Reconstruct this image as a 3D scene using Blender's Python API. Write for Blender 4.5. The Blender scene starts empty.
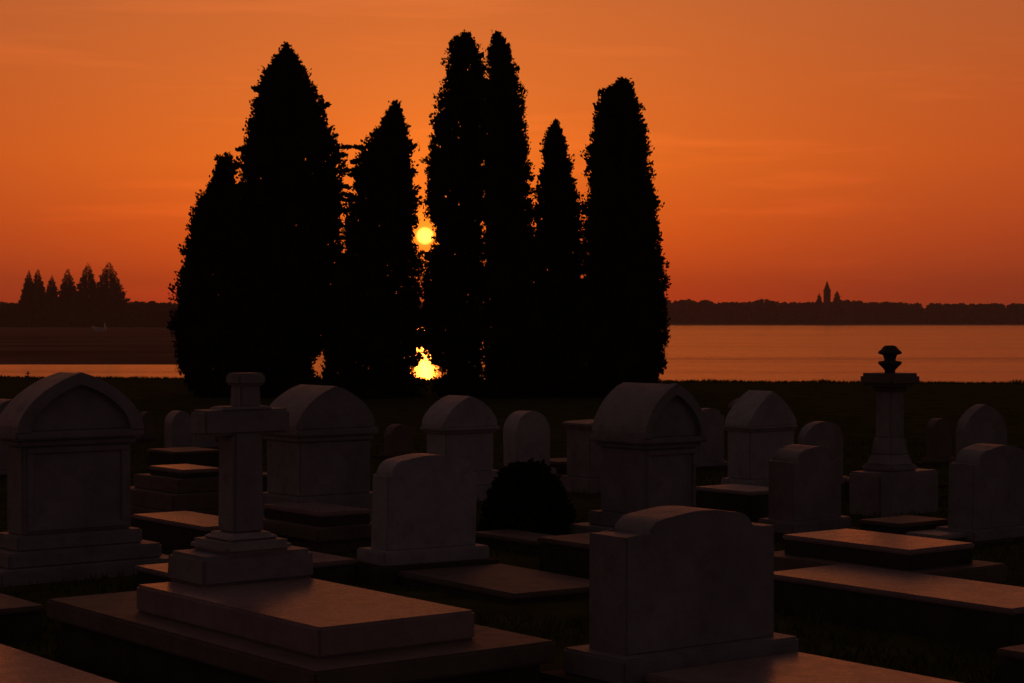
import bpy, bmesh, math, random
from mathutils import Vector, Matrix, noise
random.seed(7)
S = bpy.context.scene
C = S.collection
R = math.radians
# ------------------------------------------------------------------ camera
F = 1934.0; CX = 512.0; CY = 341.5; H = 1.75
PITCH = math.atan((CY - 321) / F)
cam = bpy.data.objects.new('camera', bpy.data.cameras.new('camera'))
C.objects.link(cam); S.camera = cam
cam.data.sensor_width = 36; cam.data.lens = 36 * F / 1024
cam.location = (0, 0, H); cam.rotation_euler = (R(90) - PITCH, 0, 0)
cam.data.clip_start = 0.1; cam.data.clip_end = 9000

def ray(px, py):
    a = (px - CX) / F; b = -(py - CY) / F
    return Vector((a, math.cos(PITCH) + b * math.sin(PITCH), -math.sin(PITCH) + b * math.cos(PITCH)))
def P(px, py, z=0.0):                       # the point at height z seen at a pixel
    d = ray(px, py); t = (z - H) / d.z
    return Vector((d.x * t, d.y * t, z))
def AT(px, py, Y):                          # the point at distance Y seen at a pixel
    d = ray(px, py); t = Y / d.y
    return Vector((d.x * t, Y, H + d.z * t))
def ZP(pt, py):                             # height over plan point pt seen at pixel row py
    d = ray(CX, py); return H + d.z / d.y * pt.y
TH = R(37.6)
V = Vector((math.cos(TH), math.sin(TH), 0)); U = Vector((-math.sin(TH), math.cos(TH), 0))
def along(pt, dirv, px):
    a = (px - CX) / F
    return (a * pt.y - pt.x) / (dirv.x - a * dirv.y)

# ------------------------------------------------------------------ tagging
def tag(o, label=None, cat=None, group=None, kind=None):
    if label: o['label'] = label
    if cat: o['category'] = cat
    if group: o['group'] = group
    if kind: o['kind'] = kind
    return o
def mesh_obj(name, bm, m, parent=None, smooth=False):
    bmesh.ops.recalc_face_normals(bm, faces=bm.faces)
    me = bpy.data.meshes.new(name); bm.to_mesh(me); bm.free()
    if smooth:
        for p in me.polygons: p.use_smooth = True
    o = bpy.data.objects.new(name, me); C.objects.link(o)
    me.materials.append(m)
    if parent: o.parent = parent
    return o
def raw_obj(name, vs, fs, m, parent=None, smooth=False):
    me = bpy.data.meshes.new(name); me.from_pydata(vs, [], fs); me.update()
    if smooth:
        for p in me.polygons: p.use_smooth = True
    o = bpy.data.objects.new(name, me); C.objects.link(o)
    me.materials.append(m)
    if parent: o.parent = parent
    return o

# ------------------------------------------------------------------ materials
def lin(c): return tuple((x / 255 / 12.92 if x / 255 <= .04045 else ((x / 255 + .055) / 1.055) ** 2.4) for x in c) + (1,)
def nodes(name):
    m = bpy.data.materials.new(name); m.use_nodes = True
    nt = m.node_tree; b = nt.nodes['Principled BSDF']
    return m, nt, b
def ramp(nt, stops, interp='LINEAR'):
    r = nt.nodes.new('ShaderNodeValToRGB'); cr = r.color_ramp; cr.interpolation = interp
    while len(cr.elements) > 1: cr.elements.remove(cr.elements[-1])
    cr.elements[0].position = stops[0][0]; cr.elements[0].color = stops[0][1]
    for p, c in stops[1:]:
        e = cr.elements.new(p); e.color = c
    return r
def stone(name, c1, c2, rough=.42, spec=.5, bump=.35, seed=0):
    m, nt, b = nodes(name); N = nt.nodes; L = nt.links
    tc = N.new('ShaderNodeTexCoord'); mp = N.new('ShaderNodeMapping'); mp.inputs['Location'].default_value = (seed, seed * 2.1, 0)
    L.new(tc.outputs['Object'], mp.inputs['Vector'])
    n1 = N.new('ShaderNodeTexNoise'); n1.inputs['Scale'].default_value = 3.2; n1.inputs['Detail'].default_value = 9; n1.inputs['Roughness'].default_value = .65
    n2 = N.new('ShaderNodeTexNoise'); n2.inputs['Scale'].default_value = 38; n2.inputs['Detail'].default_value = 6
    n3 = N.new('ShaderNodeTexNoise'); n3.inputs['Scale'].default_value = 9; n3.inputs['Detail'].default_value = 7; n3.inputs['Roughness'].default_value = .7
    for n in (n1, n2, n3): L.new(mp.outputs[0], n.inputs['Vector'])
    r1 = ramp(nt, [(.3, c1), (.7, c2)]); L.new(n1.outputs[0], r1.inputs[0])
    r3 = ramp(nt, [(.50, (1, 1, 1, 1)), (.70, (.72, .69, .64, 1))]); L.new(n3.outputs[0], r3.inputs[0])   # dark lichen stains
    mx = N.new('ShaderNodeMix'); mx.data_type = 'RGBA'; mx.blend_type = 'MULTIPLY'; mx.inputs[0].default_value = 1
    L.new(r1.outputs[0], mx.inputs[6]); L.new(r3.outputs[0], mx.inputs[7])
    L.new(mx.outputs[2], b.inputs['Base Color'])
    rr = N.new('ShaderNodeMapRange'); rr.inputs[3].default_value = rough - .1; rr.inputs[4].default_value = rough + .2
    L.new(n3.outputs[0], rr.inputs[0]); L.new(rr.outputs[0], b.inputs['Roughness'])
    b.inputs['Specular IOR Level'].default_value = spec
    ad = N.new('ShaderNodeMath'); ad.operation = 'MULTIPLY_ADD'; ad.inputs[1].default_value = .35
    L.new(n2.outputs[0], ad.inputs[0]); L.new(n3.outputs[0], ad.inputs[2])
    bp = N.new('ShaderNodeBump'); bp.inputs['Strength'].default_value = bump; bp.inputs['Distance'].default_value = .02
    L.new(ad.outputs[0], bp.inputs['Height']); L.new(bp.outputs[0], b.inputs['Normal'])
    return m
ST = [stone('pale_limestone', (.30, .25, .23, 1), (.42, .37, .35, 1), seed=1),
      stone('grey_limestone', (.22, .19, .18, 1), (.34, .30, .29, 1), seed=5),
      stone('worn_marble', (.33, .29, .28, 1), (.46, .42, .42, 1), .38, seed=9)]
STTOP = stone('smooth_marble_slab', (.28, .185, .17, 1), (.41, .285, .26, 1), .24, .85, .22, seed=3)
STDK = stone('shade_dulled_stone', (.13, .09, .07, 1), (.21, .155, .13, 1), .48, .4, .4, seed=12)  # darker tone stands in for the shade on ledgers and lower tiers
STDARK = stone('silhouette_dark_stone', (.04, .03, .025, 1), (.07, .055, .045, 1), .6, .3, .4, seed=23)  # the urn's backlit silhouette is put into this stone colour
STFT = stone('shade_dark_footing', (.05, .035, .028, 1), (.10, .075, .06, 1), .8, .15, .4, seed=17)  # near-black tone paints the shade under and along the slabs

def simple(name, stops, scale, rough=.9, spec=.2, bump=0, coord='Object', stretch=(1, 1, 1), rstops=None):
    m, nt, b = nodes(name); N = nt.nodes; L = nt.links
    tc = N.new('ShaderNodeTexCoord'); mp = N.new('ShaderNodeMapping'); mp.inputs['Scale'].default_value = stretch
    L.new(tc.outputs[coord], mp.inputs[0])
    n = N.new('ShaderNodeTexNoise'); n.inputs['Scale'].default_value = scale; n.inputs['Detail'].default_value = 8
    L.new(mp.outputs[0], n.inputs['Vector'])
    r = ramp(nt, stops); L.new(n.outputs[0], r.inputs[0]); L.new(r.outputs[0], b.inputs['Base Color'])
    b.inputs['Roughness'].default_value = rough; b.inputs['Specular IOR Level'].default_value = spec
    if rstops:
        q = ramp(nt, rstops); L.new(n.outputs[0], q.inputs[0]); L.new(q.outputs[0], b.inputs['Roughness'])
    if bump:
        bp = N.new('ShaderNodeBump'); bp.inputs['Strength'].default_value = bump; bp.inputs['Distance'].default_value = .05
        L.new(n.outputs[0], bp.inputs['Height']); L.new(bp.outputs[0], b.inputs['Normal'])
    return m
M_GROUND = simple('grassy_soil', [(.35, (.055, .048, .010, 1)), (.65, (.095, .088, .020, 1))], 2.2, 1, 0, .25)
M_GRASS = simple('grass_blades', [(.3, (.075, .085, .015, 1)), (.7, (.12, .12, .03, 1))], .8, .9, 0)
M_LEAF = simple('cypress_foliage', [(.3, (.020, .028, .012, 1)), (.7, (.045, .055, .022, 1))], 1.3, .9, 0)
M_BARK = simple('bark', [(.3, (.05, .035, .025, 1)), (.7, (.10, .075, .055, 1))], 9, .95, .1, .5, stretch=(1, 1, .2))
M_WOOD = simple('far_foliage', [(.3, (.030, .022, .012, 1)), (.7, (.050, .038, .020, 1))], .06, 1, 0)
M_FIELD = simple('tidal_field', [(.35, (.20, .085, .045, 1)), (.65, (.36, .18, .11, 1))], .03, .9, 0, .1, stretch=(1, 1.4, 1),
                 rstops=[(.45, (.85, .85, .85, 1)), (.62, (.45, .45, .45, 1))])
M_TIMBER = simple('weathered_timber', [(.3, (.09, .06, .04, 1)), (.7, (.16, .12, .09, 1))], 12, .9, .1)
M_BRICK = simple('church_masonry', [(.3, (.10, .075, .055, 1)), (.7, (.15, .11, .085, 1))], .4, .95, 0)
M_TILE = simple('church_roof_tiles', [(.3, (.08, .04, .03, 1)), (.7, (.12, .06, .04, 1))], .6, .95, 0)
M_HULL = simple('white_paint', [(.3, (.70, .68, .64, 1)), (.7, (.80, .78, .74, 1))], 2, .5, .4)
M_SAIL = M_HULL

def water_mat():
    m, nt, b = nodes('calm_lagoon_water'); N = nt.nodes; L = nt.links
    b.inputs['Base Color'].default_value = (.05, .045, .045, 1); b.inputs['Roughness'].default_value = .15
    b.inputs['IOR'].default_value = 1.52
    tc = N.new('ShaderNodeTexCoord')
    def nz(sc, st, det):
        mp = N.new('ShaderNodeMapping'); mp.inputs['Scale'].default_value = st; L.new(tc.outputs['Object'], mp.inputs[0])
        n = N.new('ShaderNodeTexNoise'); n.inputs['Scale'].default_value = sc; n.inputs['Detail'].default_value = det
        L.new(mp.outputs[0], n.inputs['Vector']); return n
    a = nz(1.1, (.55, 1.6, 1), 4); c = nz(.035, (.35, 1.3, 1), 5); e = nz(.022, (.13, 1.7, 1), 7)
    # patches of livelier and calmer water
    r = ramp(nt, [(.36, (1.5, 1.5, 1.5, 1)), (.44, (.55, .55, .55, 1)), (.58, (.45, .45, .45, 1)), (.66, (1, 1, 1, 1))]); L.new(e.outputs[0], r.inputs[0])
    s = N.new('ShaderNodeMath'); s.operation = 'MULTIPLY_ADD'; s.inputs[1].default_value = 4
    L.new(c.outputs[0], s.inputs[0]); L.new(a.outputs[0], s.inputs[2])
    bp = N.new('ShaderNodeBump'); bp.inputs['Distance'].default_value = .45
    mu = N.new('ShaderNodeMath'); mu.operation = 'MULTIPLY'; mu.inputs[1].default_value = .65; L.new(r.outputs[0], mu.inputs[0])
    L.new(mu.outputs[0], bp.inputs['Strength']); L.new(s.outputs[0], bp.inputs['Height']); L.new(bp.outputs[0], b.inputs['Normal'])
    return m
M_WATER = water_mat()

# ------------------------------------------------------------------ light
SAZ = math.atan((425 - CX) / F)            # azimuth of the sun from +Y, clockwise
SEL = math.atan((321 - 236) / F)
SUN = Vector((math.sin(SAZ) * math.cos(SEL), math.cos(SAZ) * math.cos(SEL), math.sin(SEL)))
sl = bpy.data.lights.new('sun', 'SUN'); sl.energy = 0.05; sl.angle = R(.53); sl.color = (1, .20, .018)
so = bpy.data.objects.new('sun', sl); C.objects.link(so)
so.rotation_euler = (-SUN).to_track_quat('-Z', 'Y').to_euler()

w = bpy.data.worlds.new('World'); S.world = w; w.use_nodes = True
nt = w.node_tree; N = nt.nodes; L = nt.links; N.clear()
out = N.new('ShaderNodeOutputWorld')
tc = N.new('ShaderNodeTexCoord'); sep = N.new('ShaderNodeSeparateXYZ'); L.new(tc.outputs['Generated'], sep.inputs[0])
def mth(op, a, b=None, c=None, clamp=False):
    n = N.new('ShaderNodeMath'); n.operation = op; n.use_clamp = clamp
    for i, v in enumerate((a, b, c)):
        if v is None: continue
        if isinstance(v, (int, float)): n.inputs[i].default_value = v
        else: L.new(v, n.inputs[i])
    return n.outputs[0]
zc = mth('MAXIMUM', sep.outputs[2], 0.0)
# thin streaks of high cloud bend the elevation lookup a little
mp = N.new('ShaderNodeMapping'); mp.inputs['Scale'].default_value = (3.0, 3.0, 34); mp.inputs['Rotation'].default_value = (0, .03, 0); L.new(tc.outputs['Generated'], mp.inputs[0])
cn = N.new('ShaderNodeTexNoise'); cn.inputs['Scale'].default_value = 2.2; cn.inputs['Detail'].default_value = 6; L.new(mp.outputs[0], cn.inputs['Vector'])
zf = mth('SQRT', zc)
hz = N.new('ShaderNodeCombineXYZ'); L.new(sep.outputs[0], hz.inputs[0]); L.new(sep.outputs[1], hz.inputs[1])
nm = N.new('ShaderNodeVectorMath'); nm.operation = 'NORMALIZE'; L.new(hz.outputs[0], nm.inputs[0])
dt = N.new('ShaderNodeVectorMath'); dt.operation = 'DOT_PRODUCT'; L.new(nm.outputs[0], dt.inputs[0]); dt.inputs[1].default_value = (math.sin(SAZ), math.cos(SAZ), 0)
az = mth('ARCCOSINE', mth('MINIMUM', dt.outputs['Value'], 1.0))
def sq(v): return math.sqrt(v)
def col(r, g, b): return lin((r, g, b))
ysq = lambda y: sq(max(0, (321 - y)) / F)
r_sun = ramp(nt, [(ysq(321), col(226, 70, 24)), (ysq(295), col(234, 74, 22)), (ysq(235), col(252, 102, 22)), (ysq(160), col(250, 119, 34)),
                  (ysq(90), col(232, 116, 46)), (ysq(0), col(212, 108, 50)), (.6, col(120, 66, 46)), (.8, col(66, 46, 44)), (1, col(48, 40, 44))])
r_side = ramp(nt, [(ysq(321), col(150, 56, 30)), (ysq(295), col(160, 58, 29)), (ysq(235), col(182, 70, 30)), (ysq(160), col(198, 83, 32)),
                   (ysq(90), col(192, 88, 38)), (ysq(0), col(182, 92, 48)), (.6, col(100, 60, 46)), (.8, col(62, 46, 44)), (1, col(48, 40, 44))])
r_back = ramp(nt, [(0, col(45, 35, 37)), (.3, col(58, 45, 47)), (.6, col(56, 44, 46)), (1, col(48, 40, 44))])
for r_ in (r_sun, r_side, r_back): L.new(zf, r_.inputs[0])
def mixc(f, a, b, mode='MIX'):
    n = N.new('ShaderNodeMix'); n.data_type = 'RGBA'; n.blend_type = mode; n.clamp_result = False; n.clamp_factor = True
    if isinstance(f, (int, float)): n.inputs[0].default_value = f
    else: L.new(f, n.inputs[0])
    for i, v in ((6, a), (7, b)):
        if isinstance(v, tuple): n.inputs[i].default_value = v
        else: L.new(v, n.inputs[i])
    return n.outputs[2]
m1 = N.new('ShaderNodeMapRange'); m1.interpolation_type = 'SMOOTHSTEP'; m1.inputs[1].default_value = -.06; m1.inputs[2].default_value = .35; L.new(az, m1.inputs[0])
m2 = N.new('ShaderNodeMapRange'); m2.interpolation_type = 'SMOOTHSTEP'; m2.inputs[1].default_value = .26; m2.inputs[2].default_value = 1.15; L.new(az, m2.inputs[0])
c1 = mixc(m1.outputs[0], r_sun.outputs[0], r_side.outputs[0])
c2 = mixc(m2.outputs[0], c1, r_back.outputs[0])
st = ramp(nt, [(.56, (1, 1, 1, 1)), (.70, (1.13, 1.12, 1.14, 1))]); L.new(cn.outputs[0], st.inputs[0])
c3 = mixc(1.0, c2, st.outputs[0], 'MULTIPLY')
# glow round the sun and the disc itself
d3 = N.new('ShaderNodeVectorMath'); d3.operation = 'DOT_PRODUCT'; L.new(tc.outputs['Generated'], d3.inputs[0]); d3.inputs[1].default_value = SUN
ang = mth('ARCCOSINE', mth('MINIMUM', d3.outputs['Value'], 1.0))
g1 = mth('POWER', 2.718, mth('MULTIPLY', mth('POWER', mth('DIVIDE', ang, .045), 2.0), -1.0))
g2 = mth('POWER', 2.718, mth('MULTIPLY', mth('POWER', mth('DIVIDE', ang, .012), 2.0), -1.0))
disc = N.new('ShaderNodeMapRange'); disc.inputs[1].default_value = .0050; disc.inputs[2].default_value = .0028; L.new(ang, disc.inputs[0])
c4 = mixc(g1, c3, (.32, .085, .006, 1), 'ADD')
c5 = mixc(g2, c4, (1.1, .26, .01, 1), 'ADD')
c6 = mixc(disc.outputs[0], c5, (4.2, 1.5, .22, 1), 'ADD')
below = N.new('ShaderNodeMath'); below.operation = 'LESS_THAN'; below.inputs[1].default_value = -.002; L.new(sep.outputs[2], below.inputs[0])
c7 = mixc(below.outputs[0], c6, (.004, .003, .003, 1))
bg = N.new('ShaderNodeBackground'); L.new(c7, bg.inputs[0]); bg.inputs[1].default_value = 1.0
sky = N.new('ShaderNodeTexSky'); sky.sky_type = 'NISHITA'; sky.sun_disc = False
sky.sun_elevation = SEL; sky.sun_rotation = SAZ; sky.dust_density = 6; sky.air_density = 2.0; sky.ozone_density = 1
bg2 = N.new('ShaderNodeBackground'); L.new(sky.outputs[0], bg2.inputs[0]); bg2.inputs[1].default_value = .004
ads = N.new('ShaderNodeAddShader'); L.new(bg.outputs[0], ads.inputs[0]); L.new(bg2.outputs[0], ads.inputs[1])
L.new(ads.outputs[0], out.inputs[0])
S.view_settings.view_transform = 'Standard'; S.view_settings.look = 'None'
S.view_settings.exposure = 0; S.view_settings.gamma = 1

# ------------------------------------------------------------------ stone shapes
def add_box(bm, x0, x1, y0, y1, z0, z1, bev=.008, segs=2, taper=0.0):
    b = bmesh.new()
    c = [(x0, y0), (x1, y0), (x1, y1), (x0, y1)]
    vb = [b.verts.new((x, y, z0)) for x, y in c]
    cx, cy = (x0 + x1) / 2, (y0 + y1) / 2
    vt = [b.verts.new((cx + (x - cx) * (1 - taper), cy + (y - cy) * (1 - taper), z1)) for x, y in c]
    b.faces.new(vb[::-1]); b.faces.new(vt)
    for i in range(4): b.faces.new((vb[i], vb[(i + 1) % 4], vt[(i + 1) % 4], vt[i]))
    if bev: bmesh.ops.bevel(b, geom=list(b.edges), offset=bev, segments=segs, affect='EDGES', clamp_overlap=True)
    me = bpy.data.meshes.new('t'); b.to_mesh(me); b.free(); bm.from_mesh(me); bpy.data.meshes.remove(me)
def add_outline(bm, pts, y0, y1, bev=.006):
    b = bmesh.new()
    a = [b.verts.new((x, y0, z)) for x, z in pts]; c = [b.verts.new((x, y1, z)) for x, z in pts]
    f0 = b.faces.new(a); f1 = b.faces.new(c[::-1]); n = len(pts)
    for i in range(n): b.faces.new((a[(i + 1) % n], a[i], c[i], c[(i + 1) % n]))
    if bev:
        es = [e for e in b.edges if (e in f0.edges[:] or e in f1.edges[:])]
        bmesh.ops.bevel(b, geom=es, offset=bev, segments=2, affect='EDGES', clamp_overlap=True)
    me = bpy.data.meshes.new('t'); b.to_mesh(me); b.free(); bm.from_mesh(me); bpy.data.meshes.remove(me)
def add_ring(bm, po, pi, y0, y1):           # an arch band between two open outlines
    n = len(po)
    A = [bm.verts.new((x, y0, z)) for x, z in po]; B = [bm.verts.new((x, y0, z)) for x, z in pi]
    A2 = [bm.verts.new((x, y1, z)) for x, z in po]; B2 = [bm.verts.new((x, y1, z)) for x, z in pi]
    for i in range(n - 1):
        bm.faces.new((A[i], A[i + 1], B[i + 1], B[i])); bm.faces.new((A2[i + 1], A2[i], B2[i], B2[i + 1]))
        bm.faces.new((A[i + 1], A[i], A2[i], A2[i + 1])); bm.faces.new((B[i], B[i + 1], B2[i + 1], B2[i]))
    for i in (0, n - 1): bm.faces.new((A[i], B[i], B2[i], A2[i]))
def add_lathe(bm, prof, cx=0, cy=0, seg=28):
    rings = []
    for r, z in prof:
        rings.append([bm.verts.new((cx + r * math.cos(2 * math.pi * k / seg), cy + r * math.sin(2 * math.pi * k / seg), z)) for k in range(seg)])
    for a, b in zip(rings, rings[1:]):
        for k in range(seg): bm.faces.new((a[k], a[(k + 1) % seg], b[(k + 1) % seg], b[k]))
    bm.faces.new(rings[0][::-1]); bm.faces.new(rings[-1])

def arch(x0, x1, z0, z1, kind='pointed', n=22):
    """open outline from (x0,z0) over the top to (x1,z0)"""
    xc = (x0 + x1) / 2; hw = (x1 - x0) / 2; h = z1 - z0; pts = []
    for i in range(n + 1):
        a = math.pi * i / n; t = math.cos(a)            # 1 .. -1
        u = abs(t)
        if kind == 'round': z = math.sqrt(max(0, 1 - u * u))
        elif kind == 'pointed': z = .68 * math.sqrt(max(0, 1 - u ** 2.0)) + .32 * (1 - u)
        elif kind == 'gable': z = .45 * math.sqrt(max(0, 1 - u ** 2.0)) + .55 * (1 - u)
        elif kind == 'low': z = .93 * math.sqrt(max(0, 1 - u ** 2.6)) + .07 * (1 - u)
        pts.append((xc - t * hw, z0 + z * h))
    return pts
def headstone_outline(x0, x1, z0, zs, zt, a=.12, b=.28):
    """flat shoulders, a quarter curve up to a broad slightly domed top"""
    w_ = x1 - x0; pts = [(x0, z0), (x1, z0), (x1, zs)]
    right = []
    for i in range(9):
        t = math.pi / 2 * i / 8
        right.append((x1 - w_ * (a + (b - a) * (1 - math.cos(t))), zs + (zt - zs) * .80 * math.sin(t)))
    pts += [(x1 - w_ * a, zs)] + right[1:]
    for i in range(1, 8):
        t = i / 8; pts.append((x1 - w_ * (b + (1 - 2 * b) * t), zs + (zt - zs) * (.80 + .20 * math.sin(math.pi * t))))
    pts += [(x0 + (x1 - x), z) for x, z in reversed(right)]
    pts.append((x0, zs))
    # remove doubles
    o = [pts[0]]
    for p in pts[1:]:
        if abs(p[0] - o[-1][0]) + abs(p[1] - o[-1][1]) > 1e-4: o.append(p)
    return o

class Mon:
    """a monument aligned with the rows: local x runs right, local y runs away"""
    def __init__(s, name, px, py, z, label, cat, group=None, th=TH):
        s.O = P(px, py, z); s.O.z = 0; s.th = th
        s.v = Vector((math.cos(th), math.sin(th), 0)); s.u = Vector((-math.sin(th), math.cos(th), 0))
        s.root = bpy.data.objects.new(name, None); C.objects.link(s.root); s.root.empty_display_size = .2
        s.root.location = s.O; s.root.rotation_euler = (0, 0, th)
        tag(s.root, label, cat, group)
    def loc(s, p): d = p - s.O; return d.dot(s.v), d.dot(s.u)
    def foot(s, px, py, z, xr, xl):          # near corner pixel at height z, right corner column, left corner column
        p = P(px, py, z); x, y = s.loc(p)
        return x, x + along(p, s.v, xr), y, y + along(p, s.u, xl)
    def z(s, x, y, py): return ZP(s.O + s.v * x + s.u * y, py)
    def part(s, name, bm, m, parent=None, **k): return mesh_obj(name, bm, m, parent or s.root, **k)
    def box(s, name, x0, x1, y0, y1, z0, z1, m, bev=.008, taper=0):
        bm = bmesh.new(); add_box(bm, x0, x1, y0, y1, z0, z1, bev, 2, taper); return s.part(name, bm, m)

# ======================================================= GRAVES IN THE FOREGROUND
GG = 'stone graves of the cemetery'
# --- the cross grave
g = Mon('cross_grave', 319, 628, .45, 'grave with thick stone cross on a pedestal over two stacked slabs, left foreground', 'grave')
x0, x1, y0, y1 = g.foot(319, 628, .45, 476, 135)
g.box('ledger_slab', x0, x1, y0, y1, .318, .45, STTOP, .012)
a0, a1, b0, b1 = g.foot(315, 672, .32, 557, 45)
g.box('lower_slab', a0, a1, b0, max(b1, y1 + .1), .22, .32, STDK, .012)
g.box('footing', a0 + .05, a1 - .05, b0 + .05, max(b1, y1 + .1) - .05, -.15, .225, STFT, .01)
p0, p1, q0, q1 = g.foot(203, 588, .45, 315.5, 165)
zt = g.z(p0, q0, 558)
g.box('pedestal', p0, p1, q0, q1, .445, zt, ST[1], .02, .02)
xc, yc = (p0 + p1) / 2, (q0 + q1) / 2
bm = bmesh.new(); zz = g.z(xc, yc, 531)
r2 = (p1 - p0) * .30
add_box(bm, xc - r2, xc + r2, yc - r2, yc + r2, zt - .004, zt + .62 * (zz - zt), .022)
r3 = (p1 - p0) * .24
add_box(bm, xc - r3, xc + r3, yc - r3, yc + r3, zt + .55 * (zz - zt), zz, .02, 2, .18)
g.part('plinth', bm, ST[0])
r4 = .088
ztop = g.z(xc, yc, 373); zarm0 = g.z(xc, yc, 434); zarm1 = g.z(xc, yc, 409)
g.box('cross_shaft', xc - r4, xc + r4, yc - r4, yc + r4, zz - .005, zarm0 + .01, ST[1], .014, .05)
bm = bmesh.new(); ar = .245
add_box(bm, xc - ar, xc + ar, yc - r4 * .9, yc + r4 * .9, zarm0, zarm1, .014)
# flared steps either side of the head
add_box(bm, xc - r4 * 1.7, xc + r4 * 1.7, yc - r4 * .86, yc + r4 * .86, zarm1 - .006, zarm1 + .016, .008, 2, .12)
g.part('cross_arm', bm, ST[1])
bm = bmesh.new()
xh = xc + .028
add_box(bm, xh - .060, xh + .060, yc - .056, yc + .056, zarm1 + .01, ztop - .055, .008, 2, .06)
add_box(bm, xh - .078, xh + .078, yc - .072, yc + .072, ztop - .062, ztop, .012)
g.part('cross_head', bm, ST[1])

def headstone(name, label, corner, zb, xr, xl, yshoulder, ytop, mat, base=None, basez=None, group=None, cat='headstone', a=.12, b=.28, thmax=None, foot_=None, ledger=None, ledmat=None, outline='shoulder'):
    """corner: pixel of the stone's near bottom corner (at height zb)"""
    m = Mon(name, corner[0], corner[1], zb, label, cat, group)
    x0, x1, y0, y1 = m.foot(corner[0], corner[1], zb, xr, xl)
    if thmax: y1 = min(y1, y0 + thmax)
    zt = m.z((x0 + x1) / 2, y0, ytop)
    if outline == 'shoulder':
        zs = m.z(x0, y0, yshoulder); pts = headstone_outline(x0, x1, zb - .004, zs, zt, a, b)
    else:
        zs = m.z(x0, y0, yshoulder); arc = arch(x0, x1, zs, zt, outline, 20)
        pts = [(x0, zb - .004)] + arc + [(x1, zb - .004)]
    bm = bmesh.new(); add_outline(bm, pts, y0, y1, .008); m.part('stone', bm, mat)
    e = base if base is not None else .07
    bt = zb; bb = basez if basez is not None else zb - .12
    bm = bmesh.new(); add_box(bm, x0 - e, x1 + e, y0 - e, y1 + e, bb, bt, .012); m.part('base', bm, mat)
    if bb > .01:
        e2 = foot_ if foot_ else e + .08
        bm = bmesh.new(); add_box(bm, x0 - e2, x1 + e2, y0 - e2, y1 + e2, -.1, bb + .004, .012); m.part('footing', bm, STFT)
    if ledger:
        lx0, lx1, ly, ly1, lz = ledger(m, x0, x1, y0, y1)
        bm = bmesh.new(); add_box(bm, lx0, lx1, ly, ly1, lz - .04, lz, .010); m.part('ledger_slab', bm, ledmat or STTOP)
        bm = bmesh.new(); add_box(bm, lx0 + .012, lx1 - .012, ly + .012, ly1 - .012, -.1, lz - .037, .01); m.part('shaded_ledger_body', bm, STFT)  # dark body below a thin top plate, paints the shaded ledger sides
    return m

# --- the big headstone at the right foreground
headstone('headstone_grave', 'large plain headstone with flat shoulders and raised rounded top, dark, nearest the camera', (626, 656), .26, 775, 588, 538, 510, ST[1],
          base=.085, basez=.14, foot_=.17, cat='headstone', a=.155, b=.29,
          ledger=lambda m, x0, x1, y0, y1: (x0 + .0, x1 + .03, y0 - 2.3, y0 - .12, .20), ledmat=STTOP)
# --- headstone in the middle
headstone('headstone_grave', 'mid-size pale headstone with shouldered top between the cross and the dark shrub', (386, 551), .22, 477, 370, 477, 454, ST[2],
          base=.07, basez=.12, foot_=.12, a=.04, b=.20,
          ledger=lambda m, x0, x1, y0, y1: (x0 + .0, x1 + .12, y0 - 1.35, y0 - .12, .10), ledmat=STDK)
# --- headstone right of the middle
headstone('headstone_grave', 'dark broad headstone with stepped shoulder just left of the urn pillar', (793, 522), .15, 842, 768, 463, 447, ST[1],
          base=.06, basez=.05, a=.10, b=.28)
# --- headstone at the right edge
headstone('headstone_grave', 'dark wide headstone with low domed top cut by the right edge of the view', (972, 530), .12, 1036, 948, 465, 445, ST[1],
          base=.07, basez=.03, a=.10, b=.26)

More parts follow.
